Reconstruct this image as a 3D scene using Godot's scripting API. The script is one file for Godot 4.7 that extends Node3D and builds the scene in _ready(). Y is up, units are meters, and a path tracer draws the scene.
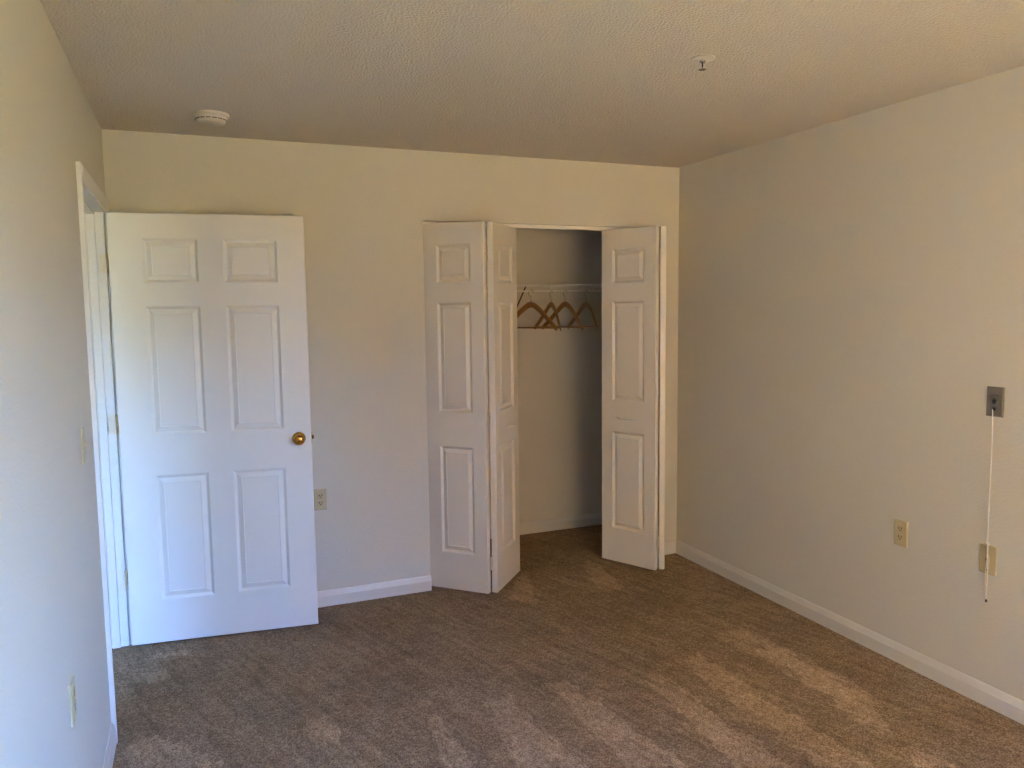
extends Node3D
# An empty carpeted bedroom: six-panel door, two bifold closet doors, hangers on a wire shelf.
# x runs along the closet wall, y is up, z runs from the closet wall (z = 0) to the window wall (z = 4.9).

const W := 3.188          # room width
const HC := 2.444         # ceiling height
const ZR := 4.9           # inner face of the window wall
const CLOSET := -0.80     # back of the closet
const JX0 := 1.537        # closet opening
const JX1 := 3.066
const HEAD := 2.072
const DZ0 := 0.130        # doorway in the left wall, far jamb face
const DZ1 := 1.003        # near jamb face
const DTOP := 2.048

var M := {}
var taken := {}

# ------------------------------------------------------------------ helpers
func numbered(called: String) -> String:
	var n: int = taken.get(called, -1) + 1
	taken[called] = n
	return called if n == 0 else "%s_%03d" % [called, n]

func start() -> SurfaceTool:
	var st := SurfaceTool.new()
	st.begin(Mesh.PRIMITIVE_TRIANGLES)
	st.set_smooth_group(-1)
	return st

func tag(o: Node3D, label: String, category: String, group := "", kind := "") -> Node3D:
	o.set_meta("label", label)
	o.set_meta("category", category)
	if group != "": o.set_meta("group", group)
	if kind != "": o.set_meta("kind", kind)
	return o

func thing(called: String, at: Vector3, label: String, category: String, group := "", kind := "") -> Node3D:
	var o := Node3D.new()
	o.name = numbered(called)
	add_child(o)
	o.position = at
	return tag(o, label, category, group, kind)

func put(called: String, st: SurfaceTool, m: Material, parent: Node3D = null) -> MeshInstance3D:
	st.generate_normals()
	return put_mesh(called, st.commit(), m, parent)

func put_mesh(called: String, mesh: Mesh, m: Material, parent: Node3D = null) -> MeshInstance3D:
	var o := MeshInstance3D.new()
	o.mesh = mesh
	o.material_override = m
	if parent == null:
		o.name = numbered(called)
		add_child(o)
	else:
		o.name = called
		parent.add_child(o, true)
	return o

func structure(called: String, st: SurfaceTool, m: Material, label: String, category: String) -> MeshInstance3D:
	var o := put(called, st, m)
	tag(o, label, category, "", "structure")
	return o

# corners run counter-clockwise seen from outside; Godot wants them clockwise
func quad(st: SurfaceTool, a: Vector3, b: Vector3, c: Vector3, d: Vector3) -> void:
	for v in [a, c, b, a, d, c]: st.add_vertex(v)

func tri(st: SurfaceTool, a: Vector3, b: Vector3, c: Vector3) -> void:
	for v in [a, c, b]: st.add_vertex(v)

func box(st: SurfaceTool, lo: Vector3, hi: Vector3) -> void:
	var a := Vector3(lo.x, lo.y, hi.z); var b := Vector3(hi.x, lo.y, hi.z)
	var c := Vector3(hi.x, hi.y, hi.z); var d := Vector3(lo.x, hi.y, hi.z)
	var e := Vector3(lo.x, lo.y, lo.z); var f := Vector3(hi.x, lo.y, lo.z)
	var g := Vector3(hi.x, hi.y, lo.z); var h := Vector3(lo.x, hi.y, lo.z)
	quad(st, a, b, c, d); quad(st, f, e, h, g); quad(st, e, a, d, h)
	quad(st, b, f, g, c); quad(st, d, c, g, h); quad(st, e, f, b, a)

# box with chamfered edges: the convex hull of three inset slabs
func cbox(st: SurfaceTool, lo: Vector3, hi: Vector3, k: float) -> void:
	var P := func(sx: int, sy: int, sz: int, axis: int) -> Vector3:
		var s := [sx, sy, sz]
		var v := Vector3.ZERO
		for i in 3:
			var q: float = k if i != axis else 0.0
			v[i] = (hi[i] - q) if s[i] > 0 else (lo[i] + q)
		return v
	for axis in 3:
		for s in [-1, 1]:
			var pts := []
			for c in [[-1, -1], [1, -1], [1, 1], [-1, 1]]:
				var q := [0, 0, 0]
				q[axis] = s; q[(axis + 1) % 3] = c[0]; q[(axis + 2) % 3] = c[1]
				pts.append(P.call(q[0], q[1], q[2], axis))
			if s < 0: pts.reverse()
			quad(st, pts[0], pts[1], pts[2], pts[3])
	for axis in 3:                                   # twelve edges, along axis
		var i := (axis + 1) % 3; var j := (axis + 2) % 3
		for c in [[-1, -1], [1, -1], [1, 1], [-1, 1]]:
			var q0 := [0, 0, 0]; var q1 := [0, 0, 0]
			q0[axis] = -1; q1[axis] = 1
			q0[i] = c[0]; q1[i] = c[0]; q0[j] = c[1]; q1[j] = c[1]
			var a: Vector3 = P.call(q0[0], q0[1], q0[2], i); var b: Vector3 = P.call(q1[0], q1[1], q1[2], i)
			var d: Vector3 = P.call(q0[0], q0[1], q0[2], j); var e: Vector3 = P.call(q1[0], q1[1], q1[2], j)
			if c[0] * c[1] > 0: quad(st, a, d, e, b)
			else: quad(st, a, b, e, d)
	for sx in [-1, 1]:
		for sy in [-1, 1]:
			for sz in [-1, 1]:
				var a: Vector3 = P.call(sx, sy, sz, 0); var b: Vector3 = P.call(sx, sy, sz, 1); var c: Vector3 = P.call(sx, sy, sz, 2)
				if sx * sy * sz > 0: tri(st, a, b, c)
				else: tri(st, a, c, b)

# surface of revolution: profile of (radius, along) about axis from base; along grows with axis
func lathe(st: SurfaceTool, base: Vector3, axis: Vector3, profile: Array, n := 28, smooth := true) -> void:
	var up := axis.normalized()
	var u := up.cross(Vector3(0.31, 0.77, 0.56)).normalized()
	var v := up.cross(u)
	st.set_smooth_group(1 if smooth else -1)
	for k in profile.size() - 1:
		if smooth: st.set_smooth_group(k + 1 if profile[k].size() > 2 else 0)
		for i in n:
			var a0 := TAU * i / n; var a1 := TAU * (i + 1) / n
			var d0 := u * cos(a0) + v * sin(a0); var d1 := u * cos(a1) + v * sin(a1)
			var p: Array = profile[k]; var q: Array = profile[k + 1]
			var A: Vector3 = base + d0 * p[0] + up * p[1]; var B: Vector3 = base + d1 * p[0] + up * p[1]
			var C: Vector3 = base + d1 * q[0] + up * q[1]; var D: Vector3 = base + d0 * q[0] + up * q[1]
			if p[0] < 1e-6: tri(st, A, C, D)
			elif q[0] < 1e-6: tri(st, A, B, C)
			else: quad(st, A, B, C, D)
	st.set_smooth_group(-1)

# tube of radius r (or elliptical ra x rb, with rb along up_hint) along points
func tube(st: SurfaceTool, pts: Array, r: float, n := 8, rb := -1.0, up_hint := Vector3.UP, radii := []) -> void:
	st.set_smooth_group(2)
	var rings := []
	for i in pts.size():
		var t: Vector3 = (pts[min(i + 1, pts.size() - 1)] - pts[max(i - 1, 0)]).normalized()
		var h := up_hint if absf(t.dot(up_hint)) < 0.98 else Vector3(1, 0.1, 0.2).normalized()
		var s := t.cross(h).normalized()
		var w := s.cross(t).normalized()
		var k: float = radii[i] if radii.size() > i else 1.0
		var ring := []
		for j in n:
			var a := TAU * j / n
			ring.append(pts[i] + (s * cos(a) * r + w * sin(a) * (r if rb < 0 else rb)) * k)
		rings.append(ring)
	for i in pts.size() - 1:
		for j in n:
			var j1 := (j + 1) % n
			quad(st, rings[i][j1], rings[i][j], rings[i + 1][j], rings[i + 1][j1])
	st.set_smooth_group(-1)
	var e: int = pts.size() - 1
	for j in n:
		var j1 := (j + 1) % n
		tri(st, pts[0], rings[0][j], rings[0][j1])
		tri(st, pts[e], rings[e][j1], rings[e][j])

# prism: outline in (u, v) extruded along w from a to b; ccw outline seen with w pointing to the viewer
func prism(st: SurfaceTool, o: Vector3, u: Vector3, v: Vector3, w: Vector3, outline: Array, length: float) -> void:
	var n := outline.size()
	var c := Vector2.ZERO
	for p in outline: c += p / float(n)
	var A := func(p: Vector2, d: float) -> Vector3: return o + u * p.x + v * p.y + w * d
	for i in n:
		var p: Vector2 = outline[i]; var q: Vector2 = outline[(i + 1) % n]
		quad(st, A.call(p, 0.0), A.call(q, 0.0), A.call(q, length), A.call(p, length))
		tri(st, A.call(c, length), A.call(p, length), A.call(q, length))
		tri(st, A.call(c, 0.0), A.call(q, 0.0), A.call(p, 0.0))

# ------------------------------------------------------------------ materials
func flat(c: Color, rough := 0.5, metal := 0.0, spec := 0.5) -> StandardMaterial3D:
	var m := StandardMaterial3D.new()
	m.albedo_color = c
	m.roughness = rough
	m.metallic = metal
	m.metallic_specular = spec
	return m

func noise_tex(seed_: int, freq: float, size := 512, octaves := 3) -> NoiseTexture2D:
	var n := FastNoiseLite.new()
	n.seed = seed_
	n.noise_type = FastNoiseLite.TYPE_SIMPLEX
	n.frequency = freq
	n.fractal_octaves = octaves
	var t := NoiseTexture2D.new()
	t.width = size; t.height = size
	t.seamless = true
	t.noise = n
	return t

func relief(m: StandardMaterial3D, t: Texture2D, cm: float, tile: float) -> void:
	m.heightmap_enabled = true
	m.heightmap_texture = t
	m.heightmap_scale = cm
	m.uv1_triplanar = true
	m.uv1_world_triplanar = true
	m.uv1_scale = Vector3.ONE / tile

func carpet_grain() -> ImageTexture:                  # one metre of cut pile, about 4 mm to a tuft
	var S := 768
	var rng := RandomNumberGenerator.new()
	rng.seed = 11
	var cells := 256
	var tuft := PackedFloat32Array(); tuft.resize(cells * cells)
	for i in tuft.size(): tuft[i] = rng.randf()
	var clump := PackedFloat32Array(); clump.resize(64 * 64)
	for i in clump.size(): clump[i] = rng.randf()
	var data := PackedByteArray(); data.resize(S * S * 3)
	var dark := Vector3(0.47, 0.365, 0.265); var pale := Vector3(1.0, 0.90, 0.75)
	for y in S:
		for x in S:
			var t := tuft[(y * cells / S) * cells + x * cells / S]
			var t2 := tuft[((y * cells / S + 37) % cells) * cells + ((x + 1) * cells / S + 91) % cells]
			var c := clump[(y * 64 / S) * 64 + x * 64 / S]
			var f := clampf(0.52 * t + 0.2 * t2 + 0.13 * c + 0.22 * rng.randf() - 0.04, 0, 1)
			var k := dark.lerp(pale, f)
			var o := (y * S + x) * 3
			data[o] = int(k.x * 255); data[o + 1] = int(k.y * 255); data[o + 2] = int(k.z * 255)
	return ImageTexture.create_from_image(Image.create_from_data(S, S, false, Image.FORMAT_RGB8, data))

# vacuum marks: patches of pile brushed the other way, outlined on the floor plan (x, z)
const NAP := [
	[Vector2(1.67, 1.28), Vector2(1.75, 1.30), Vector2(1.87, 2.04), Vector2(1.67, 1.95)],
	[Vector2(1.37, 1.30), Vector2(1.48, 1.32), Vector2(1.53, 1.90), Vector2(1.33, 1.81)],
	[Vector2(1.12, 1.31), Vector2(1.16, 1.36), Vector2(1.18, 1.74), Vector2(1.10, 1.71)],
	[Vector2(2.31, 1.30), Vector2(2.43, 1.31), Vector2(2.45, 2.14), Vector2(2.46, 2.30), Vector2(2.28, 2.22), Vector2(2.29, 1.76)],
	[Vector2(2.08, 1.36), Vector2(2.16, 1.39), Vector2(2.16, 1.93), Vector2(2.19, 2.18), Vector2(2.00, 2.10)],
	[Vector2(2.62, 1.18), Vector2(2.81, 1.13), Vector2(2.86, 1.87), Vector2(2.68, 1.93)],
	[Vector2(2.63, 1.88), Vector2(2.75, 1.88), Vector2(2.72, 2.12), Vector2(2.63, 2.14)],
	[Vector2(2.61, 2.26), Vector2(2.69, 2.25), Vector2(2.71, 2.40), Vector2(2.57, 2.34)],
	[Vector2(2.40, 0.41), Vector2(2.57, 0.44), Vector2(2.61, -0.09), Vector2(2.55, -0.07)],
	[Vector2(1.87, 0.32), Vector2(2.01, 0.44), Vector2(2.15, -0.05), Vector2(2.13, -0.06)],
	[Vector2(0.05, 1.12), Vector2(0.13, 1.07), Vector2(0.27, 1.18), Vector2(0.36, 1.39), Vector2(0.05, 1.25)],
	[Vector2(0.06, 0.50), Vector2(0.17, 0.47), Vector2(0.16, 0.56), Vector2(0.11, 0.60)],
	[Vector2(0.67, 1.20), Vector2(0.78, 1.15), Vector2(0.77, 1.39), Vector2(0.71, 1.38)],
	[Vector2(0.09, 0.29), Vector2(0.27, 0.30), Vector2(0.26, 0.35), Vector2(0.10, 0.34)],
	[Vector2(2.67, 1.37), Vector2(2.79, 1.36), Vector2(2.82, 1.96), Vector2(2.74, 1.97)],
]

func nap_map() -> ImageTexture:
	var S := 768
	var x0 := 0.0; var z0 := -0.8; var sx := W; var sz := ZR + 0.8
	var n := FastNoiseLite.new(); n.seed = 5; n.frequency = 0.9; n.fractal_octaves = 3
	var n2 := FastNoiseLite.new(); n2.seed = 9; n2.frequency = 6.0; n2.fractal_octaves = 3
	var n3 := FastNoiseLite.new(); n3.seed = 21; n3.frequency = 1.0; n3.fractal_octaves = 2
	var vals := PackedFloat32Array(); vals.resize(S * S)
	for j in S:
		for i in S:
			var p := Vector2(x0 + sx * (i + 0.5) / S, z0 + sz * (j + 0.5) / S)
			# long brush lines follow the vacuum strokes, with broader uneven wear beneath
			vals[j * S + i] = 0.800 + 0.05 * n.get_noise_2d(p.x * 2.2, p.y * 2.2) + 0.06 * n2.get_noise_2d(p.x * 1.4, p.y * 1.4) + 0.07 * n3.get_noise_2d((p.x - 0.35 * p.y) * 22.0, p.y * 1.6)
	for poly in NAP:
		var lo := Vector2(9, 9); var hi := Vector2(-9, -9)
		for q in poly: lo = lo.min(q); hi = hi.max(q)
		var pp := PackedVector2Array(poly)
		var i0 := maxi(0, int((lo.x - 0.05 - x0) / sx * S)); var i1 := mini(S - 1, int((hi.x + 0.05 - x0) / sx * S))
		var j0 := maxi(0, int((lo.y - 0.05 - z0) / sz * S)); var j1 := mini(S - 1, int((hi.y + 0.05 - z0) / sz * S))
		for j in range(j0, j1 + 1):
			for i in range(i0, i1 + 1):
				var p := Vector2(x0 + sx * (i + 0.5) / S, z0 + sz * (j + 0.5) / S)
				var q := p + Vector2(n2.get_noise_2d(p.x * 4.0, p.y), n2.get_noise_2d(p.x * 4.0 + 40.0, p.y)) * 0.045
				if Geometry2D.is_point_in_polygon(q, pp):
					vals[j * S + i] += 0.072 + 0.05 * n2.get_noise_2d(p.x * 9.0, p.y * 2.0)
				q += Vector2(n2.get_noise_2d(p.x, p.y * 3.0), 0) * 0.04
				if Geometry2D.is_point_in_polygon(q, pp):
					vals[j * S + i] += 0.050
	var data := PackedByteArray(); data.resize(S * S)
	for i in S * S: data[i] = int(clampf(vals[i], 0.0, 1.0) * 255)
	return ImageTexture.create_from_image(Image.create_from_data(S, S, false, Image.FORMAT_L8, data))

func make_materials() -> void:
	var wall := flat(Color(0.842, 0.815, 0.742), 0.75, 0.0, 0.35)
	relief(wall, noise_tex(3, 0.06, 512, 3), 0.05, 0.45)
	M.wall = wall
	var ceil_ := flat(Color(0.865, 0.820, 0.745), 0.9, 0.0, 0.2)
	relief(ceil_, noise_tex(8, 0.07, 512, 4), 0.42, 0.5)
	M.ceiling = ceil_
	M.trim = flat(Color(0.862, 0.838, 0.780), 0.42)
	M.door = flat(Color(0.895, 0.880, 0.840), 0.38)
	M.closet_door = flat(Color(0.890, 0.860, 0.795), 0.42)
	M.hinge_paint = flat(Color(0.90, 0.86, 0.76), 0.4)
	M.brass = flat(Color(0.78, 0.58, 0.26), 0.18, 1.0)
	M.steel = flat(Color(0.475, 0.445, 0.395), 0.55, 0.25)
	M.chrome = flat(Color(0.62, 0.61, 0.60), 0.22, 1.0)
	M.dark = flat(Color(0.055, 0.045, 0.04), 0.5)
	M.ivory = flat(Color(0.775, 0.715, 0.545), 0.38)
	M.ivory_face = flat(Color(0.745, 0.680, 0.505), 0.4)
	M.white_plastic = flat(Color(0.83, 0.795, 0.735), 0.5)
	M.cord = flat(Color(0.86, 0.83, 0.76), 0.8)
	M.wire = flat(Color(0.93, 0.91, 0.86), 0.4)
	M.brace = flat(Color(0.32, 0.28, 0.22), 0.5)  # closet shade put into the brace colour; the cord tip is dark itself
	var wood := flat(Color(0.62, 0.455, 0.225), 0.4)
	M.wood = wood
	var carpet := StandardMaterial3D.new()
	carpet.roughness = 1.0
	carpet.metallic_specular = 0.1
	var grain := carpet_grain()
	carpet.albedo_texture = grain
	carpet.heightmap_enabled = true
	carpet.heightmap_texture = grain
	carpet.heightmap_scale = 0.18
	carpet.detail_enabled = true
	carpet.detail_albedo = nap_map()
	carpet.detail_blend_mode = BaseMaterial3D.BLEND_MODE_MUL
	carpet.detail_uv_layer = BaseMaterial3D.DETAIL_UV_2
	M.carpet = carpet
	var glass := flat(Color(0.95, 0.97, 0.97, 0.04), 0.0)
	glass.transparency = BaseMaterial3D.TRANSPARENCY_ALPHA
	M.glass = glass
	M.stucco = flat(Color(0.76, 0.665, 0.485), 0.9)  # tan of the added wall outside, raised to brighten the right wall
	M.brick = flat(Color(0.46, 0.36, 0.27), 0.9)  # dark, so the added wing sends less light to the closet wall
	M.grass = flat(Color(0.66, 0.60, 0.37), 1.0, 0.0, 0.1)
	M.leaves = flat(Color(0.46, 0.47, 0.20), 1.0, 0.0, 0.1)
	M.bark = flat(Color(0.35, 0.27, 0.2), 0.95)

# ------------------------------------------------------------------ doors
# moulded panel filling a hole (x0, y0, x1, y1) of a slab whose face lies at z = zf, facing dir
func panel_face(st: SurfaceTool, r: Array, zf: float, dir: float) -> void:
	var prof := [[0.0, 0.0], [0.0025, 0.0016], [0.0125, 0.0105], [0.0165, 0.0105], [0.0355, 0.0020], [0.038, 0.0012], [0.0405, 0.0030]]
	var ring := func(p: Array) -> Array:
		var z: float = zf - dir * p[1]
		var k: float = p[0]
		return [Vector3(r[0] + k, r[1] + k, z), Vector3(r[2] - k, r[1] + k, z), Vector3(r[2] - k, r[3] - k, z), Vector3(r[0] + k, r[3] - k, z)]
	for i in prof.size() - 1:
		var a: Array = ring.call(prof[i]); var b: Array = ring.call(prof[i + 1])
		for j in 4:
			var j1 := (j + 1) % 4
			if dir > 0: quad(st, a[j], a[j1], b[j1], b[j])
			else: quad(st, a[j1], a[j], b[j], b[j1])
	var f: Array = ring.call(prof[prof.size() - 1])
	if dir > 0: quad(st, f[0], f[1], f[2], f[3])
	else: quad(st, f[1], f[0], f[3], f[2])

# slab: x 0..w, y 0..h, z -t..0, chamfered rim, rectangular holes for the panels on both faces
func slab(st: SurfaceTool, w: float, h: float, t: float, holes: Array) -> void:
	var k := 0.002
	var xs := [k, w - k]; var ys := [k, h - k]
	for r in holes:
		for q in [r[0], r[2]]: if not xs.has(q): xs.append(q)
		for q in [r[1], r[3]]: if not ys.has(q): ys.append(q)
	xs.sort(); ys.sort()
	for i in xs.size() - 1:
		for j in ys.size() - 1:
			var cx: float = (xs[i] + xs[i + 1]) / 2; var cy: float = (ys[j] + ys[j + 1]) / 2
			var open := false
			for r in holes:
				if cx > r[0] and cx < r[2] and cy > r[1] and cy < r[3]: open = true
			if open: continue
			var a := Vector3(xs[i], ys[j], 0); var b := Vector3(xs[i + 1], ys[j], 0)
			var c := Vector3(xs[i + 1], ys[j + 1], 0); var d := Vector3(xs[i], ys[j + 1], 0)
			var z := Vector3(0, 0, -t)
			quad(st, a, b, c, d); quad(st, b + z, a + z, d + z, c + z)
	var o := [Vector3(k, k, 0), Vector3(w - k, k, 0), Vector3(w - k, h - k, 0), Vector3(k, h - k, 0)]
	var e := [Vector3(0, 0, -k), Vector3(w, 0, -k), Vector3(w, h, -k), Vector3(0, h, -k)]
	for j in 4:
		var j1 := (j + 1) % 4
		var back := Vector3(0, 0, -t + 2 * k)
		quad(st, o[j1], o[j], e[j], e[j1])
		quad(st, e[j1], e[j], e[j] + back, e[j1] + back)
		var ob0: Vector3 = o[j] + Vector3(0, 0, -t); var ob1: Vector3 = o[j1] + Vector3(0, 0, -t)
		quad(st, e[j1] + back, e[j] + back, ob0, ob1)

func panelled(called: String, parent: Node3D, w: float, h: float, t: float, holes: Array, m: Material) -> MeshInstance3D:
	var st := start()
	slab(st, w, h, t, holes)
	var o := put(called, st, m, parent)
	for r in holes:
		var p := start()
		panel_face(p, r, 0.0, 1.0)
		panel_face(p, r, -t, -1.0)
		put("panel", p, m, o)
	return o

func knob(parent: Node3D, at: Vector3, dir: Vector3) -> void:
	var st := start()
	lathe(st, at, dir, [[0.0, 0.060], [0.012, 0.0597], [0.020, 0.057], [0.0255, 0.051], [0.0275, 0.044], [0.0262, 0.037], [0.021, 0.031], [0.014, 0.026], [0.0115, 0.020], [0.0125, 0.010]].map(func(p): return [p[0], p[1]]), 32)
	var k := put("door_knob", st, M.brass, parent)
	var r := start()
	lathe(r, at, dir, [[0.0125, 0.0115], [0.022, 0.010], [0.030, 0.006], [0.0325, 0.0025], [0.0325, 0.0]], 32)
	put("rose", r, M.brass, k)

func hinge(parent: Node3D, at: Vector3, leaf_dir_a: Vector3, normal_a: Vector3, leaf_dir_b: Vector3, normal_b: Vector3, size := 0.089, wide := 0.034, m: Material = null) -> void:
	if m == null: m = M.hinge_paint
	var st := start()
	var h := size / 2
	for s in 5:                                       # knuckles
		var y0 := -h + size * s / 5.0 + 0.0006; var y1 := -h + size * (s + 1) / 5.0 - 0.0006
		lathe(st, at + Vector3(0, y0, 0), Vector3.UP, [[0.0, y1 - y0], [0.0058, y1 - y0], [0.0058, 0.0], [0.0, 0.0]], 14)
	for q in [[leaf_dir_a, normal_a], [leaf_dir_b, normal_b]]:
		var d: Vector3 = q[0]; var n: Vector3 = q[1]
		var a := at - Vector3(0, h, 0); var t := n * 0.0022
		var A := a; var B := a + d * wide; var U := Vector3(0, size, 0)
		for f in [[A + t, B + t, B + t + U, A + t + U], [B, A, A + U, B + U], [B + t, B, B + U, B + t + U], [A + t + U, B + t + U, B + U, A + U], [A, B, B + t, A + t]]:
			quad(st, f[0], f[1], f[2], f[3])
	var o := put("hinge", st, m, parent)
	for q in [[leaf_dir_a, normal_a]]:
		var d: Vector3 = q[0]; var n: Vector3 = q[1]
		for y in [-0.03, 0.0, 0.03]:
			var s := start()
			lathe(s, at + d * wide * (0.45 if y == 0.0 else 0.72) + Vector3(0, y * size / 0.089, 0) + n * 0.0022, n, [[0.0, 0.0012], [0.0025, 0.0010], [0.0036, 0.0]], 10)
			put("screw", s, m, o)

const PANEL_Y := [[0.208, 0.812], [1.004, 1.606], [1.714, 1.918]]

func make_entry_door() -> void:
	var ang := 0.1098
	var A := Vector3(0.010, 0.012, 0.1692)
	var d := thing("door_1", A, "white six-panel door standing open against the closet wall, with a brass knob", "door", "", "structure")
	d.rotation.y = -ang
	var holes := []
	for y in PANEL_Y:
		holes.append([0.141, y[0], 0.380, y[1]]); holes.append([0.491, y[0], 0.735, y[1]])
	var s := panelled("slab", d, 0.863, 2.032, 0.035, holes, M.door)
	knob(d, Vector3(0.803, 0.952, 0.0), Vector3(0, 0, 1))
	knob(d, Vector3(0.803, 0.952, -0.035), Vector3(0, 0, -1))
	var st := start()
	cbox(st, Vector3(0.862, 0.924, -0.030), Vector3(0.8650, 0.981, -0.005), 0.0008)
	var lp := put("latch_plate", st, M.brass, s)
	st = start()
	prism(st, Vector3(0.864, 0.944, -0.026), Vector3.RIGHT, Vector3(0, 0, 1), Vector3.UP, [Vector2(0, 0), Vector2(0, 0.014), Vector2(0.011, 0.003), Vector2(0.011, 0.0)].map(func(p): return p), 0.018)
	put("latch_bolt", st, M.brass, s)
	# hinges: one leaf on the far jamb, the other on the hinge edge of the slab
	var inv := d.transform.affine_inverse()
	for y in [1.816, 1.076, 0.334]:
		var at: Vector3 = inv * Vector3(0.0030, y, 0.1480)
		hinge(d, at, inv.basis * Vector3(-1, 0, 0), inv.basis * Vector3(0, 0, 1), Vector3(0, 0, 1), Vector3(-1, 0, 0))

func bifold_leaf(parent: Node3D, a: Vector2, b: Vector2, flip := false) -> MeshInstance3D:
	# visible face from a to b, left to right as the camera sees it; thickness lies behind
	var d := b - a
	var w := d.length()
	var holes := []
	for y in PANEL_Y: holes.append([0.078, y[0] + 0.004, w - 0.078, y[1] + 0.004])
	var o := panelled("leaf", parent, w, 2.036, 0.035, holes, M.closet_door)
	o.position = Vector3(a.x, 0, a.y)
	o.rotation.y = -atan2(d.y, d.x)
	return o

func pull(leaf: Node3D, x: float, y: float) -> void:
	var st := start()
	var pts := []
	for k in 13:
		var t := k / 12.0
		pts.append(Vector3(x - 0.052 + 0.104 * t, y, 0.003 + 0.020 * pow(sin(PI * t), 0.6)))
	tube(st, pts, 0.0055, 10, 0.0045)
	var o := put("pull", st, M.closet_door, leaf)
	for s in [-1, 1]:
		st = start()
		lathe(st, Vector3(x + s * 0.052, y, 0), Vector3(0, 0, 1), [[0.0, 0.007], [0.006, 0.006], [0.009, 0.0]], 14)
		put("mount", st, M.closet_door, o)

func make_bifolds() -> void:
	# left pair
	var l := thing("door_2", Vector3(0, 0.015, 0), "white bifold door folded out at the closet side beside the wall outlet", "door", "", "structure")
	bifold_leaf(l, Vector2(1.5420, -0.020), Vector2(1.7970, 0.2370))
	var l2 := bifold_leaf(l, Vector2(1.8525, 0.2410), Vector2(2.1085, -0.0480))
	pull(l2, 0.262, 0.905)
	var fold := Vector3(1.8240, 0, 0.2215)
	for y in [1.872, 1.000, 0.165]:
		bifold_hinge(l, Vector3(fold.x, y, fold.z), Vector3(0, 0, -1))
	# right pair
	var r := thing("door_3", Vector3(0, 0.015, 0), "white bifold door folded out at the closet side next to the right corner", "door", "", "structure")
	var r1 := bifold_leaf(r, Vector2(2.6740, -0.0607), Vector2(2.8420, 0.2830))
	pull(r1, 0.174, 0.903)
	bifold_leaf(r, Vector2(2.9100, 0.2870), Vector2(3.0500, -0.0660))
	for y in [1.872, 1.000, 0.165]:
		bifold_hinge(r, Vector3(2.8760, y, 0.2760), Vector3(0, 0, -1))

func bifold_hinge(parent: Node3D, at: Vector3, _n: Vector3) -> void:
	var st := start()
	for s in 3:
		lathe(st, at + Vector3(0, -0.036 + 0.0245 * s, 0), Vector3.UP, [[0.0, 0.023], [0.0052, 0.023], [0.0052, 0.0], [0.0, 0.0]], 12)
	put("hinge", st, M.hinge_paint, parent)

# ------------------------------------------------------------------ wall plates
# plates are built facing +z with their centre at the origin, then turned to their wall
func plate_node(called: String, at: Vector3, turn: float, label: String, category: String, group := "", m: Material = null) -> Node3D:
	var o := thing(called, at, label, category, group)
	o.rotation.y = turn
	var st := start()
	var w := 0.035; var h := 0.0575; var k := 0.004
	var lo := [Vector3(-w, -h, 0), Vector3(w, -h, 0), Vector3(w, h, 0), Vector3(-w, h, 0)]
	var mid := [Vector3(-w, -h, 0.003), Vector3(w, -h, 0.003), Vector3(w, h, 0.003), Vector3(-w, h, 0.003)]
	var top := [Vector3(-w + k, -h + k, 0.0058), Vector3(w - k, -h + k, 0.0058), Vector3(w - k, h - k, 0.0058), Vector3(-w + k, h - k, 0.0058)]
	for j in 4:
		var j1 := (j + 1) % 4
		quad(st, lo[j], lo[j1], mid[j1], mid[j]); quad(st, mid[j], mid[j1], top[j1], top[j])
	quad(st, top[0], top[1], top[2], top[3]); quad(st, lo[1], lo[0], lo[3], lo[2])
	put("plate", st, m if m else M.ivory, o)
	return o

func screw(parent: Node3D, p: Vector3, m: Material) -> void:
	var st := start()
	lathe(st, p, Vector3(0, 0, 1), [[0.0, 0.0013], [0.002, 0.0012], [0.0032, 0.0]], 12)
	put("screw", st, m, parent)

func outlet(at: Vector3, turn: float, label: String) -> void:
	var o := plate_node("wall_outlet", at, turn, label, "outlet", "duplex wall outlets")
	for s in [1, -1]:
		var st := start()
		cbox(st, Vector3(-0.0165, s * 0.0195 - 0.0135, 0.004), Vector3(0.0165, s * 0.0195 + 0.0135, 0.0075), 0.0012)
		var f := put("receptacle", st, M.ivory_face, o)
		for q in [[-0.0066, 0.004, 0.0018, 0.0050], [0.0066, 0.004, 0.0018, 0.0044]]:
			st = start()
			box(st, Vector3(q[0] - q[2], s * 0.0195 + q[1] - q[3], 0.0068), Vector3(q[0] + q[2], s * 0.0195 + q[1] + q[3], 0.0078))
			put("slot", st, M.dark, f)
		st = start()
		lathe(st, Vector3(0, s * 0.0195 - 0.0065, 0.0068), Vector3(0, 0, 1), [[0.0, 0.001], [0.0031, 0.001], [0.0031, 0.0]], 12)
		put("slot", st, M.dark, f)
	screw(o, Vector3(0, 0, 0.0056), M.ivory_face)

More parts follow.
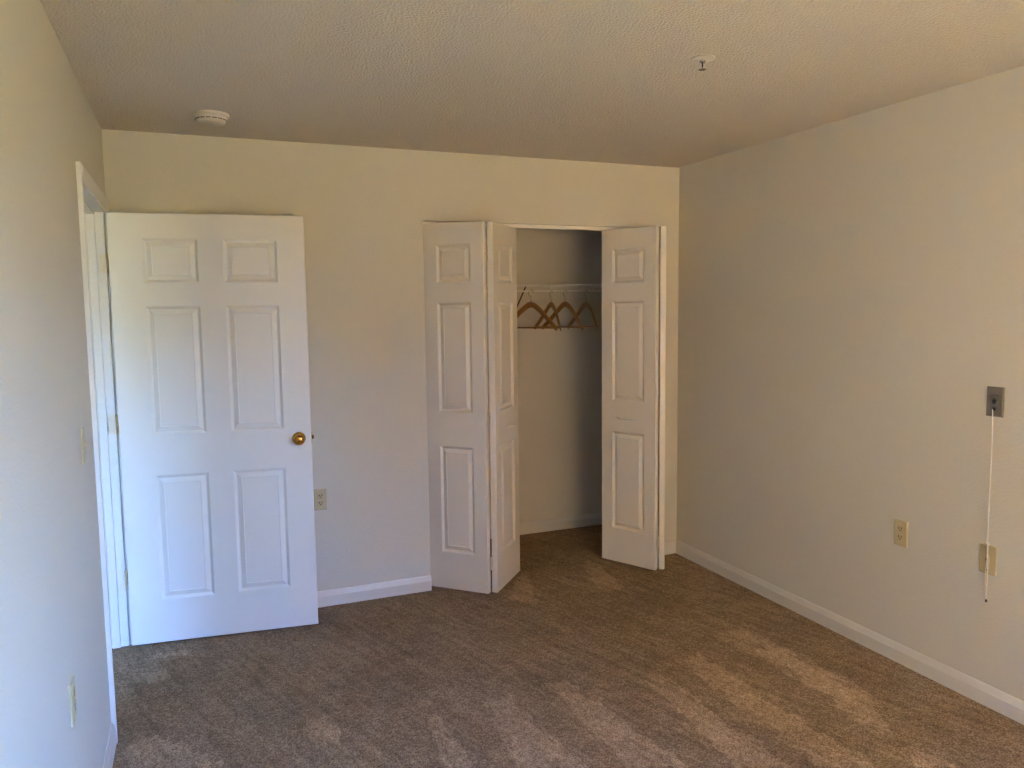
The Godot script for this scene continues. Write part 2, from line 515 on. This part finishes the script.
func make_plates() -> void:
	outlet(Vector3(0.9375, 0.587, 0.0), 0.0, "ivory duplex outlet on the closet wall beside the open door's edge")
	outlet(Vector3(W, 0.584, 1.7185), -PI / 2, "ivory duplex outlet alone on the right wall, away from the pull cord")
	# jack plate under the pull cord
	var j := plate_node("phone_jack", Vector3(W, 0.587, 2.125), -PI / 2, "ivory phone jack plate behind the hanging pull cord", "jack plate")
	var st := start()
	cbox(st, Vector3(-0.009, -0.017, 0.004), Vector3(0.009, 0.017, 0.0082), 0.001)
	var ins := put("insert", st, M.ivory_face, j)
	st = start(); box(st, Vector3(-0.0055, -0.0045, 0.0078), Vector3(0.0055, 0.0045, 0.0085)); put("socket", st, M.dark, ins)
	for y in [0.042, -0.042]: screw(j, Vector3(0, y, 0.0056), M.steel)
	# light switch by the doorway, outlet lower down the left wall
	var s := plate_node("light_switch", Vector3(0, 1.167, 1.352), PI / 2, "ivory toggle light switch on the left wall beside the doorway", "switch")
	st = start(); cbox(st, Vector3(-0.0055, -0.012, 0.0045), Vector3(0.0055, 0.012, 0.0072), 0.0008)
	put("collar", st, M.ivory_face, s)
	st = start()
	prism(st, Vector3(-0.0042, -0.004, 0.005), Vector3(0, 1, 0), Vector3(0, 0, 1), Vector3.RIGHT, [Vector2(0, 0), Vector2(0.009, 0), Vector2(0.0155, 0.014), Vector2(0.0095, 0.0155)], 0.0084)
	put("toggle", st, M.ivory, s)
	for y in [0.03, -0.03]: screw(s, Vector3(0, y, 0.0056), M.ivory_face)
	outlet(Vector3(0, 0.562, 1.888), PI / 2, "ivory duplex outlet low on the left wall below the light switch")

func make_pull_station() -> void:
	var o := plate_node("emergency_pull_station", Vector3(W, 1.2085, 2.1255), -PI / 2, "grey metal call plate on the right wall with a long white pull cord", "call station", "", M.steel)
	var st := start()
	cbox(st, Vector3(-0.030, -0.0525, 0.0055), Vector3(0.030, 0.0525, 0.0068), 0.0006)
	put("face", st, M.steel, o)
	st = start(); lathe(st, Vector3(0, 0.001, 0.006), Vector3(0, 0, 1), [[0.0, 0.006], [0.006, 0.0055], [0.0085, 0.002], [0.0095, 0.0]], 20)
	put("push_button", st, M.dark, o)
	# two rows of small dark print, too small to read
	st = start()
	var rng := RandomNumberGenerator.new(); rng.seed = 4
	var x := -0.016
	while x < 0.015:
		var w := rng.randf_range(0.0016, 0.0032)
		box(st, Vector3(x, 0.0245, 0.0066), Vector3(x + w, 0.0280, 0.0070)); x += w + 0.0009
	x = -0.010
	while x < 0.011:
		var w := rng.randf_range(0.0012, 0.0024)
		box(st, Vector3(x, -0.0235, 0.0066), Vector3(x + w, -0.0212, 0.0070)); x += w + 0.0009
	put("print", st, M.dark, o).set_meta("kind", "stuff")
	st = start(); lathe(st, Vector3(0, -0.029, 0.006), Vector3(0, 0, 1), [[0.0, 0.009], [0.004, 0.0085], [0.005, 0.006], [0.005, 0.0]], 16)
	put("cord_bushing", st, M.dark, o)
	# cord: from the bushing down past the jack plate, a knot above it, a narrow loop and a tip below
	var cy := 1.2085
	var pts := []
	for k in 25:
		var t := k / 24.0
		pts.append(Vector3(0.004 * t + 0.0015 * sin(5.0 * t), lerpf(-0.029, 0.655 - cy, t), 0.015 - 0.002 * t))
	for k in 14:
		var t := (k + 1) / 14.0
		pts.append(Vector3(0.004 + 0.004 * t + 0.002 * sin(4.0 * t), lerpf(0.655, 0.427, t) - cy, 0.0125))
	st = start(); tube(st, pts, 0.0017, 7)
	var c := put("cord", st, M.cord, o)
	st = start()
	var lp := []
	for k in 21:
		var t := k / 20.0
		lp.append(Vector3(0.004 + 0.0045 * sin(PI * t) * (1.0 if t < 0.5 else 0.8) - 0.010 * sin(PI * t) * t, lerpf(0.655, 0.437, t) - cy, 0.0165))
	tube(st, lp, 0.0015, 6)
	put("cord_loop", st, M.cord, c)
	st = start()
	var kn := []
	for k in 19:
		var a := TAU * 1.6 * k / 18.0
		kn.append(Vector3(0.004 + 0.0065 * cos(a), 0.655 - cy + 0.004 * sin(a * 0.7), 0.0145 + 0.004 * sin(a)))
	tube(st, kn, 0.0016, 6)
	put("knot", st, M.cord, c)
	st = start(); lathe(st, Vector3(0.008, 0.419 - cy, 0.0125), Vector3.UP, [[0.0, 0.012], [0.003, 0.011], [0.0048, 0.007], [0.0048, 0.003], [0.003, 0.0], [0.0, 0.0]], 12)
	put("cord_tip", st, M.brace, c)

# ------------------------------------------------------------------ ceiling fittings
func make_ceiling_fittings() -> void:
	var o := thing("smoke_detector", Vector3(0.465, HC, 0.462), "round white smoke detector on the ceiling above the open door", "smoke detector")
	var dn := Vector3.DOWN
	var st := start()
	lathe(st, Vector3.ZERO, dn, [[0.0, 0.0], [0.076, 0.0], [0.076, 0.0]], 40)
	lathe(st, Vector3.ZERO, dn, [[0.0, 0.013], [0.070, 0.013], [0.0745, 0.010], [0.076, 0.006], [0.076, 0.0]], 40)
	put("base_ring", st, M.white_plastic, o)
	st = start()
	lathe(st, Vector3.ZERO, dn, [[0.0, 0.0465], [0.030, 0.0460], [0.046, 0.0435], [0.056, 0.0385], [0.0625, 0.030], [0.066, 0.020], [0.066, 0.012]], 40)
	var b := put("body", st, M.white_plastic, o)
	for k in 16:
		var a := TAU * (k + 0.5) / 16.0
		var d := Vector3(cos(a), 0, sin(a)); var t := Vector3(-sin(a), 0, cos(a))
		st = start()
		var c := d * 0.0638 + dn * 0.0265
		var u := (d * 0.30 + dn * 0.95).normalized() * -1.0
		prism(st, c - t * 0.0095 - d * 0.004, d, u, t, [Vector2(0, -0.0022), Vector2(0.0048, -0.0022), Vector2(0.0048, 0.0022), Vector2(0, 0.0022)], 0.019)
		put("vent", st, M.dark, b)
	st = start(); lathe(st, dn * 0.0455 + Vector3(0.012, 0, 0.018), dn, [[0.0, 0.0025], [0.009, 0.002], [0.010, 0.0]], 20)
	put("test_button", st, M.white_plastic, b)

	o = thing("fire_sprinkler", Vector3(2.030, HC, 1.836), "small fire sprinkler head with a white ring on the bare ceiling", "sprinkler")
	st = start()
	lathe(st, Vector3.ZERO, dn, [[0.010, 0.0075], [0.017, 0.0075], [0.020, 0.0055], [0.032, 0.0045], [0.0405, 0.0030], [0.0425, 0.0010], [0.0425, 0.0]], 36)
	put("escutcheon", st, M.white_plastic, o)
	st = start()
	lathe(st, Vector3.ZERO, dn, [[0.0, 0.014], [0.009, 0.014], [0.0105, 0.012], [0.0105, 0.006]], 20)
	var body := put("body", st, M.chrome, o)
	st = start(); lathe(st, dn * 0.012, dn, [[0.0, 0.019], [0.0022, 0.018], [0.0026, 0.009], [0.0022, 0.001], [0.0, 0.0]], 12)
	put("bulb", st, M.dark, body)
	for s in [-1, 1]:
		st = start()
		tube(st, [Vector3(s * 0.008, -0.010, 0), Vector3(s * 0.0105, -0.018, 0), Vector3(s * 0.0095, -0.026, 0), Vector3(s * 0.003, -0.033, 0), Vector3(0, -0.035, 0)], 0.0018, 8)
		put("frame_arm", st, M.white_plastic, body)
	st = start()
	for k in 12:
		var a := TAU * k / 12.0
		var d := Vector3(cos(a), 0, sin(a)); var t := Vector3(-sin(a), 0, cos(a))
		prism(st, d * 0.004 - t * 0.0023 + dn * 0.0370, d, Vector3.UP, t, [Vector2(0, 0), Vector2(0.0095, -0.0015), Vector2(0.0095, 0.0), Vector2(0, 0.0015)], 0.0046)
	lathe(st, dn * 0.034, dn, [[0.0, 0.005], [0.005, 0.0045], [0.0058, 0.001], [0.0, 0.0]], 16)
	put("deflector", st, M.chrome, o)

# ------------------------------------------------------------------ closet
const ROD_Z := -0.450
const ROD_Y := 1.699
func make_wire_shelf() -> void:
	var x0 := 1.405; var x1 := W
	var o := thing("wire_shelf", Vector3(0, 0, 0), "white wire shelf with a hanging rail along the closet's back wall", "shelf")
	var top := ROD_Y + 0.038
	var st := start()
	tube(st, [Vector3(x0, ROD_Y - 0.001, ROD_Z), Vector3(x1, ROD_Y - 0.001, ROD_Z)], 0.0048, 8)
	put("hanging_rail", st, M.wire, o)
	for z in [ROD_Z + 0.001, -0.56, -0.68, -0.793]:
		st = start()
		tube(st, [Vector3(x0, top, z), Vector3(x1, top, z)], 0.0042, 8)
		put("long_wire", st, M.wire, o)
	var k := 0
	var x := x0 + 0.02
	while x < x1 - 0.01:                              # deck wires front to back, every 26 mm
		st = start()
		tube(st, [Vector3(x, top + 0.004, -0.796), Vector3(x, top + 0.004, ROD_Z)], 0.0014, 5)
		put("deck_wire", st, M.wire, o)
		x += 0.0262
	for q in [1.60, 1.905, 2.21, 2.515, 2.822, 3.13]:  # lip struts joining rail and deck
		st = start()
		tube(st, [Vector3(q, top, ROD_Z), Vector3(q, ROD_Y, ROD_Z)], 0.0036, 7)
		put("lip_strut", st, M.wire, o)
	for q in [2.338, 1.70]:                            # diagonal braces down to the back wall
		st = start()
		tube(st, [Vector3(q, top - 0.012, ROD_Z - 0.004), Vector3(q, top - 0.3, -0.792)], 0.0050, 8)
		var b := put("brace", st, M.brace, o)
		b.set_meta("label", "diagonal support brace coloured dark for the closet shade")
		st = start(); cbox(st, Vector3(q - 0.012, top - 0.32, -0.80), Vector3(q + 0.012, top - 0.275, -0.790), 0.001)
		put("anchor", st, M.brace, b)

func hanger(x: float, turn: float, label: String) -> void:
	var o := thing("clothes_hanger", Vector3(x, ROD_Y + 0.004, ROD_Z), label, "hanger", "wooden hangers on the closet rail")
	o.rotation = Vector3(0, turn, 0)
	# built across local x; origin is the top of the rail
	var apex := -0.078
	var st := start()
	var pts := []; var radii := []
	for k in 25:
		var u := -1.0 + 2.0 * k / 24.0
		var drop := 0.160 * (sqrt(u * u + 0.03) - sqrt(0.03)) / (sqrt(1.03) - sqrt(0.03))
		pts.append(Vector3(u * 0.215, apex - 0.012 - drop, -0.030 * u * u))
		radii.append(1.0 - 0.28 * absf(u) if absf(u) < 0.99 else 0.55)
	tube(st, pts, 0.0080, 12, 0.0190, Vector3.UP, radii)
	put("shoulder", st, M.wood, o)
	st = start()
	tube(st, [Vector3(-0.192, apex - 0.160, -0.025), Vector3(0.192, apex - 0.160, -0.025)], 0.0052, 10)
	put("trouser_bar", st, M.wood, o)
	st = start()
	var hk := [Vector3(0, apex, 0), Vector3(0, apex + 0.022, 0)]
	for k in 15:
		var a := -PI / 2 + 0.15 + (PI * 1.42) * k / 14.0
		hk.append(Vector3(0.0195 * cos(a), -0.0185 + 0.0195 * sin(a), 0))
	tube(st, hk, 0.0019, 8)
	put("hook", st, M.chrome, o)

# ------------------------------------------------------------------ shell
func base_run(called: String, a: Vector3, b: Vector3, n: Vector3, label: String) -> void:
	var st := start()
	base_piece(st, a, b, n)
	structure(called, st, M.trim, label, "baseboard")

func base_piece(st: SurfaceTool, a: Vector3, b: Vector3, n: Vector3) -> void:
	var w := (b - a).normalized()
	var out := [Vector2(0, 0), Vector2(0.0125, 0), Vector2(0.0125, 0.056), Vector2(0.0105, 0.062), Vector2(0.0055, 0.080), Vector2(0.003, 0.085), Vector2(0, 0.085)]
	if n.cross(Vector3.UP).dot(w) < 0: out.reverse()
	prism(st, a, n, Vector3.UP, w, out, (b - a).length())

func make_shell() -> void:
	var T := 0.12
	var ZO := ZR + 0.16
	# floor with carpet on top: uv1 in metres for the pile, uv2 over the bedroom for the nap
	var fl := start()
	var lo := Vector3(-3.72, -0.15, CLOSET - T); var hi := Vector3(W + T, 0.0, ZO)
	var F := func(x: float, z: float):
		fl.set_uv(Vector2(x, z)); fl.set_uv2(Vector2(x / W, (z + 0.8) / (ZR + 0.8))); fl.set_normal(Vector3.UP); fl.add_vertex(Vector3(x, 0, z))
	for p in [[lo.x, hi.z], [lo.x, lo.z], [hi.x, lo.z], [lo.x, hi.z], [hi.x, lo.z], [hi.x, hi.z]]: F.call(p[0], p[1])
	fl.set_uv(Vector2.ZERO)
	quad(fl, Vector3(lo.x, lo.y, hi.z), Vector3(hi.x, lo.y, hi.z), Vector3(hi.x, 0, hi.z), Vector3(lo.x, 0, hi.z))
	quad(fl, Vector3(hi.x, lo.y, lo.z), Vector3(lo.x, lo.y, lo.z), Vector3(lo.x, 0, lo.z), Vector3(hi.x, 0, lo.z))
	quad(fl, lo, Vector3(lo.x, lo.y, hi.z), Vector3(lo.x, 0, hi.z), Vector3(lo.x, 0, lo.z))
	quad(fl, Vector3(hi.x, lo.y, hi.z), Vector3(hi.x, lo.y, lo.z), Vector3(hi.x, 0, lo.z), hi)
	quad(fl, Vector3(lo.x, lo.y, lo.z), Vector3(hi.x, lo.y, lo.z), Vector3(hi.x, lo.y, hi.z), Vector3(lo.x, lo.y, hi.z))
	structure("floor", fl, M.carpet, "brown cut-pile carpet floor with pale vacuum marks", "floor")

	var st := start()
	box(st, Vector3(-3.72, HC, CLOSET - T), Vector3(W + T, HC + 0.22, ZO))
	structure("ceiling", st, M.ceiling, "plain off-white textured ceiling", "ceiling")

	# closet wall with its opening
	st = start()
	box(st, Vector3(0, 0, -T), Vector3(JX0, HC, 0))
	box(st, Vector3(JX0, HEAD, -T), Vector3(JX1, HC, 0))
	box(st, Vector3(JX1, 0, -T), Vector3(W, HC, 0))
	structure("wall_back", st, M.wall, "cream painted wall with the closet opening", "wall")
	st = start()
	box(st, Vector3(1.285, 0, CLOSET - T), Vector3(W, HC, CLOSET))
	structure("wall_closet_back", st, M.wall, "shaded back wall inside the closet", "wall")
	st = start()
	box(st, Vector3(1.285, 0, CLOSET), Vector3(1.405, HC, -T))
	structure("wall_closet_left", st, M.wall, "side wall inside the closet", "wall")
	st = start()
	box(st, Vector3(W, 0, CLOSET - T), Vector3(W + T, HC, ZO))
	structure("wall_right", st, M.wall, "bare cream wall with the outlets and the pull cord", "wall")
	# left wall with the doorway
	st = start()
	box(st, Vector3(-T, 0, -T), Vector3(0, HC, DZ0 - 0.018))
	box(st, Vector3(-T, DTOP + 0.018, DZ0 - 0.018), Vector3(0, HC, DZ1 + 0.018))
	box(st, Vector3(-T, 0, DZ1 + 0.018), Vector3(0, HC, ZR))
	structure("wall_left", st, M.wall, "cream wall with the doorway and the light switch", "wall")
	# window wall, shared by the bedroom and the next room
	st = start()
	var openings := [[-2.9, -0.9], [0.85, 2.95]]
	var wy0 := 0.74; var wy1 := 2.06
	var x := -3.72
	for o in openings:
		box(st, Vector3(x, 0, ZR), Vector3(o[0], HC, ZO))
		box(st, Vector3(o[0], 0, ZR), Vector3(o[1], wy0, ZO))
		box(st, Vector3(o[0], wy1, ZR), Vector3(o[1], HC, ZO))
		x = o[1]
	box(st, Vector3(x, 0, ZR), Vector3(W, HC, ZO))
	structure("wall_rear", st, M.wall, "window wall facing the closet", "wall")
	st = start()
	box(st, Vector3(-3.72, 0, -T), Vector3(-3.60, HC, ZR))
	structure("wall_hall_left", st, M.wall, "far side wall of the room through the doorway", "wall")
	st = start()
	box(st, Vector3(-3.60, 0, -T), Vector3(-T, HC, 0))
	structure("wall_hall_back", st, M.wall, "end wall of the room through the doorway", "wall")
	make_window("window_1", Transform3D(Basis(), Vector3(0.85, 0, ZR)), 2.1, wy0, wy1, "wide double window with a white frame opposite the closet")
	make_window("window_2", Transform3D(Basis(), Vector3(-2.9, 0, ZR)), 2.0, wy0, wy1, "double window with a white frame in the room through the doorway")

	# baseboards
	base_run("baseboard_back", Vector3(0, 0, 0), Vector3(JX0, 0, 0), Vector3(0, 0, 1), "white baseboard along the closet wall by the outlet")
	base_run("baseboard_closet_side", Vector3(JX1, 0, 0), Vector3(W, 0, 0), Vector3(0, 0, 1), "short white baseboard between closet and right corner")
	base_run("baseboard_right", Vector3(W, 0, 0), Vector3(W, 0, ZR), Vector3(-1, 0, 0), "long white baseboard along the bare right wall")
	base_run("baseboard_left", Vector3(0, 0, DZ1 + 0.062), Vector3(0, 0, ZR), Vector3(1, 0, 0), "white baseboard along the left wall under the switch")
	base_run("baseboard_closet_back", Vector3(1.405, 0, CLOSET), Vector3(W, 0, CLOSET), Vector3(0, 0, 1), "white baseboard at the back of the closet")

	# bifold track under the closet head
	st = start()
	box(st, Vector3(JX0, HEAD - 0.004, -0.075), Vector3(JX1, HEAD, -0.030))
	box(st, Vector3(JX0, HEAD - 0.017, -0.075), Vector3(JX1, HEAD - 0.004, -0.072))
	box(st, Vector3(JX0, HEAD - 0.017, -0.033), Vector3(JX1, HEAD - 0.004, -0.030))
	structure("trim_3", st, M.wire, "slim white sliding track under the closet head", "track")

	# doorway frame: jambs, stops, casing
	var fr := thing("trim_1", Vector3.ZERO, "white painted frame of the open doorway in the left wall", "door frame", "", "structure")
	st = start(); box(st, Vector3(-T - 0.002, 0, DZ0 - 0.018), Vector3(-0.003, DTOP, DZ0)); put("jamb", st, M.door, fr)
	st = start(); box(st, Vector3(-T - 0.002, 0, DZ1), Vector3(0.001, DTOP, DZ1 + 0.018)); put("jamb", st, M.door, fr)
	st = start(); box(st, Vector3(-T - 0.002, DTOP, DZ0 - 0.018), Vector3(0.001, DTOP + 0.018, DZ1 + 0.018)); put("head_jamb", st, M.door, fr)
	st = start(); cbox(st, Vector3(-0.075, 0, DZ0), Vector3(-0.040, DTOP, DZ0 + 0.011), 0.002); put("stop", st, M.door, fr)
	st = start(); cbox(st, Vector3(-0.075, 0, DZ1 - 0.011), Vector3(-0.040, DTOP, DZ1), 0.002); put("stop", st, M.door, fr)
	st = start(); cbox(st, Vector3(-0.075, DTOP - 0.011, DZ0), Vector3(-0.040, DTOP, DZ1), 0.002); put("stop", st, M.door, fr)
	var prof := [Vector2(0.006, 0), Vector2(0.006, 0.009), Vector2(0.012, 0.011), Vector2(0.045, 0.016), Vector2(0.060, 0.0165), Vector2(0.063, 0.014), Vector2(0.063, 0)]
	var cas := func(o: Vector3, u: Vector3, v: Vector3, w: Vector3, len: float):
		var s := start()
		var q := prof.duplicate()
		if u.cross(v).dot(w) < 0: q.reverse()
		prism(s, o, u, v, w, q, len)
		put("casing", s, M.door, fr)
	cas.call(Vector3(0, 0, DZ1), Vector3(0, 0, 1), Vector3(1, 0, 0), Vector3.UP, DTOP + 0.063)
	cas.call(Vector3(0, 0, DZ0), Vector3(0, 0, -1), Vector3(1, 0, 0), Vector3.UP, DTOP + 0.063)
	cas.call(Vector3(0, DTOP, DZ0 - 0.006), Vector3.UP, Vector3(1, 0, 0), Vector3(0, 0, 1), DZ1 - DZ0 + 0.012)
	cas.call(Vector3(-T, 0, DZ1), Vector3(0, 0, 1), Vector3(-1, 0, 0), Vector3.UP, DTOP + 0.063)
	cas.call(Vector3(-T, 0, DZ0), Vector3(0, 0, -1), Vector3(-1, 0, 0), Vector3.UP, DTOP + 0.063)
	cas.call(Vector3(-T, DTOP, DZ0 - 0.006), Vector3.UP, Vector3(-1, 0, 0), Vector3(0, 0, 1), DZ1 - DZ0 + 0.012)

func make_window(called: String, at: Transform3D, x1: float, y0: float, y1: float, label: String) -> void:
	var o := thing(called, Vector3.ZERO, label, "window", "", "structure")
	o.transform = at
	var x0 := 0.0
	var st := start()
	var f := 0.035
	box(st, Vector3(x0, y0, 0.02), Vector3(x0 + f, y1, 0.12)); box(st, Vector3(x1 - f, y0, 0.02), Vector3(x1, y1, 0.12))
	box(st, Vector3(x0 + f, y0, 0.02), Vector3(x1 - f, y0 + f, 0.12)); box(st, Vector3(x0 + f, y1 - f, 0.02), Vector3(x1 - f, y1, 0.12))
	var xm := (x0 + x1) / 2
	box(st, Vector3(xm - 0.03, y0 + f, 0.04), Vector3(xm + 0.03, y1 - f, 0.10))
	put("frame", st, M.trim, o)
	st = start(); cbox(st, Vector3(x0, y0 - 0.025, -0.04), Vector3(x1, y0, 0.02), 0.004); put("sill", st, M.trim, o)
	for q in [[x0 + f, xm - 0.03], [xm + 0.03, x1 - f]]:
		st = start(); box(st, Vector3(q[0], y0 + f, 0.068), Vector3(q[1], y1 - f, 0.072)); put("pane", st, M.glass, o)

# ------------------------------------------------------------------ outdoors, only through the windows behind the camera
func tree(at: Vector3, h: float, r: float, seed_: int, label: String, group: String) -> void:
	var o := thing("garden_tree", at, label, "tree", group)
	var st := start()
	tube(st, [Vector3.ZERO, Vector3(0.1, h * 0.35, 0), Vector3(0, h * 0.6, 0.1)], 0.05 * h * 0.5, 8)
	put("trunk", st, M.bark, o)
	st = start()
	var rng := RandomNumberGenerator.new(); rng.seed = seed_
	for k in 9:
		var c := Vector3(rng.randf_range(-0.55, 0.55) * r, h * rng.randf_range(0.28, 0.82), rng.randf_range(-0.4, 0.4) * r)
		var q := r * rng.randf_range(0.42, 0.62)
		var sp := SphereMesh.new(); sp.radius = q; sp.height = q * 1.7; sp.radial_segments = 12; sp.rings = 7
		st.append_from(sp, 0, Transform3D(Basis(), c))
	put("crown", st, M.leaves, o)

func make_outdoors() -> void:
	var st := start()
	box(st, Vector3(-60, -0.5, -20), Vector3(70, -0.30, 90))
	tag(put("lawn", st, M.grass), "sunlit dry lawn outside the bedroom window", "lawn", "", "structure")
	for k in 5:
		tree(Vector3(10.5 + 5.6 * k, -0.3, 32.0 - 1.0 * k), 5.6 + 0.4 * sin(k * 2.7), 2.6, 100 + k, "low leafy tree in the row beyond the lawn", "row of trees beyond the lawn")
	for q in [[23.5, 18.5, 10.0], [21.5, 8.5, 14.0], [14.6, 3.2, 14.0], [8.6, -1.0, 11.0]]:  # added unseen trees, placed to cast shade on the lawn and cover sky
		tree(Vector3(q[0], -0.3, q[1]), q[2], 2.5, int(q[1]) * 7, "added unseen tall tree that shades the lawn", "added tall trees that shade the lawn")
	# added wing, never in view: blocks sky and steers light into both windows
	var o := thing("added_wing", Vector3(0, -0.3, ZR + 0.16), "added unseen brick wing and tan wall that block sky and reflect light", "light_blocker", "", "structure")
	st = start(); box(st, Vector3(-2.0, 0, 10), Vector3(4.6, 9.0, 19)); put("walls", st, M.brick, o)
	st = start(); box(st, Vector3(-0.30, 0, 0), Vector3(-0.05, 4.2, 10)); put("added_wall", st, M.stucco, o)  # added wall: hides sky from the right wall and bounces warm sunlight in
	st = start(); prism(st, Vector3(-2.4, 9.0, 9.5), Vector3(0, 0, 1), Vector3.UP, Vector3.RIGHT, [Vector2(0, 0), Vector2(0, 0.2), Vector2(5, 2.6), Vector2(10, 0.2), Vector2(10, 0)], 7.2); put("roof", st, M.bark, o)
	for k in 6:
		tree(Vector3(-34.0 + 6.0 * k, -0.3, 32.0), 5.6 + 0.4 * sin(k * 1.7), 2.6, 140 + k, "low leafy tree in the row on the hall side", "row of trees on the hall side")

# ------------------------------------------------------------------
func _ready() -> void:
	var cam := Camera3D.new()
	cam.name = "camera"
	add_child(cam)
	var yaw := 0.3881; var pitch := 0.0955; var roll := -0.0124
	var fwd := Vector3(sin(yaw) * cos(pitch), -sin(pitch), -cos(yaw) * cos(pitch))
	var right := Vector3(cos(yaw), 0, sin(yaw))
	var up := right.cross(fwd)
	var r2 := right * cos(roll) + up * sin(roll)
	var u2 := up * cos(roll) - right * sin(roll)
	cam.transform = Transform3D(Basis(r2, u2, -fwd), Vector3(0.3399, 1.5857, 4.1838))
	cam.fov = rad_to_deg(2.0 * atan(384.0 / 782.36))
	cam.near = 0.02
	cam.current = true

	var env := Environment.new()
	env.background_mode = Environment.BG_SKY
	var sky := Sky.new()
	var sm := ProceduralSkyMaterial.new()
	sm.sky_top_color = Color(0.17, 0.33, 0.66)
	sm.sky_horizon_color = Color(0.575, 0.735, 0.915)
	sm.sky_curve = 0.15
	sm.ground_bottom_color = Color(0.42, 0.40, 0.24)
	sm.ground_horizon_color = Color(0.46, 0.46, 0.34)
	sm.sky_energy_multiplier = 1.0
	sm.ground_energy_multiplier = 1.0
	sky.sky_material = sm
	env.sky = sky
	env.tonemap_mode = Environment.TONE_MAPPER_LINEAR
	env.tonemap_exposure = 128.0
	env.sdfgi_enabled = true
	env.ssao_enabled = true
	env.ssil_enabled = true
	var we := WorldEnvironment.new()
	we.name = "environment"
	we.environment = env
	add_child(we)

	var sun := DirectionalLight3D.new()
	sun.name = "sun"
	add_child(sun)
	sun.look_at_from_position(Vector3(6.0, 8.0, -6.0), Vector3.ZERO)
	sun.light_color = Color(1.0, 0.94, 0.82)
	sun.light_energy = 0.375
	sun.light_angular_distance = 0.53
	sun.shadow_enabled = true
	sun.sky_mode = DirectionalLight3D.SKY_MODE_LIGHT_ONLY

	make_materials()
	make_shell()
	make_entry_door()
	make_bifolds()
	make_wire_shelf()
	for h in [[2.374, 2.12, "wooden hanger turned nearly broadside, right next to the dark shelf brace"],
			[2.516, 1.54, "second wooden hanger along the rail from the dark shelf brace"],
			[2.618, 1.78, "third wooden hanger along the rail from the dark shelf brace"],
			[2.770, 1.56, "wooden hanger in the shaded end of the closet, farthest from the brace"]]:
		hanger(h[0], h[1], h[2])
	make_plates()
	make_pull_station()
	make_ceiling_fittings()
	make_outdoors()
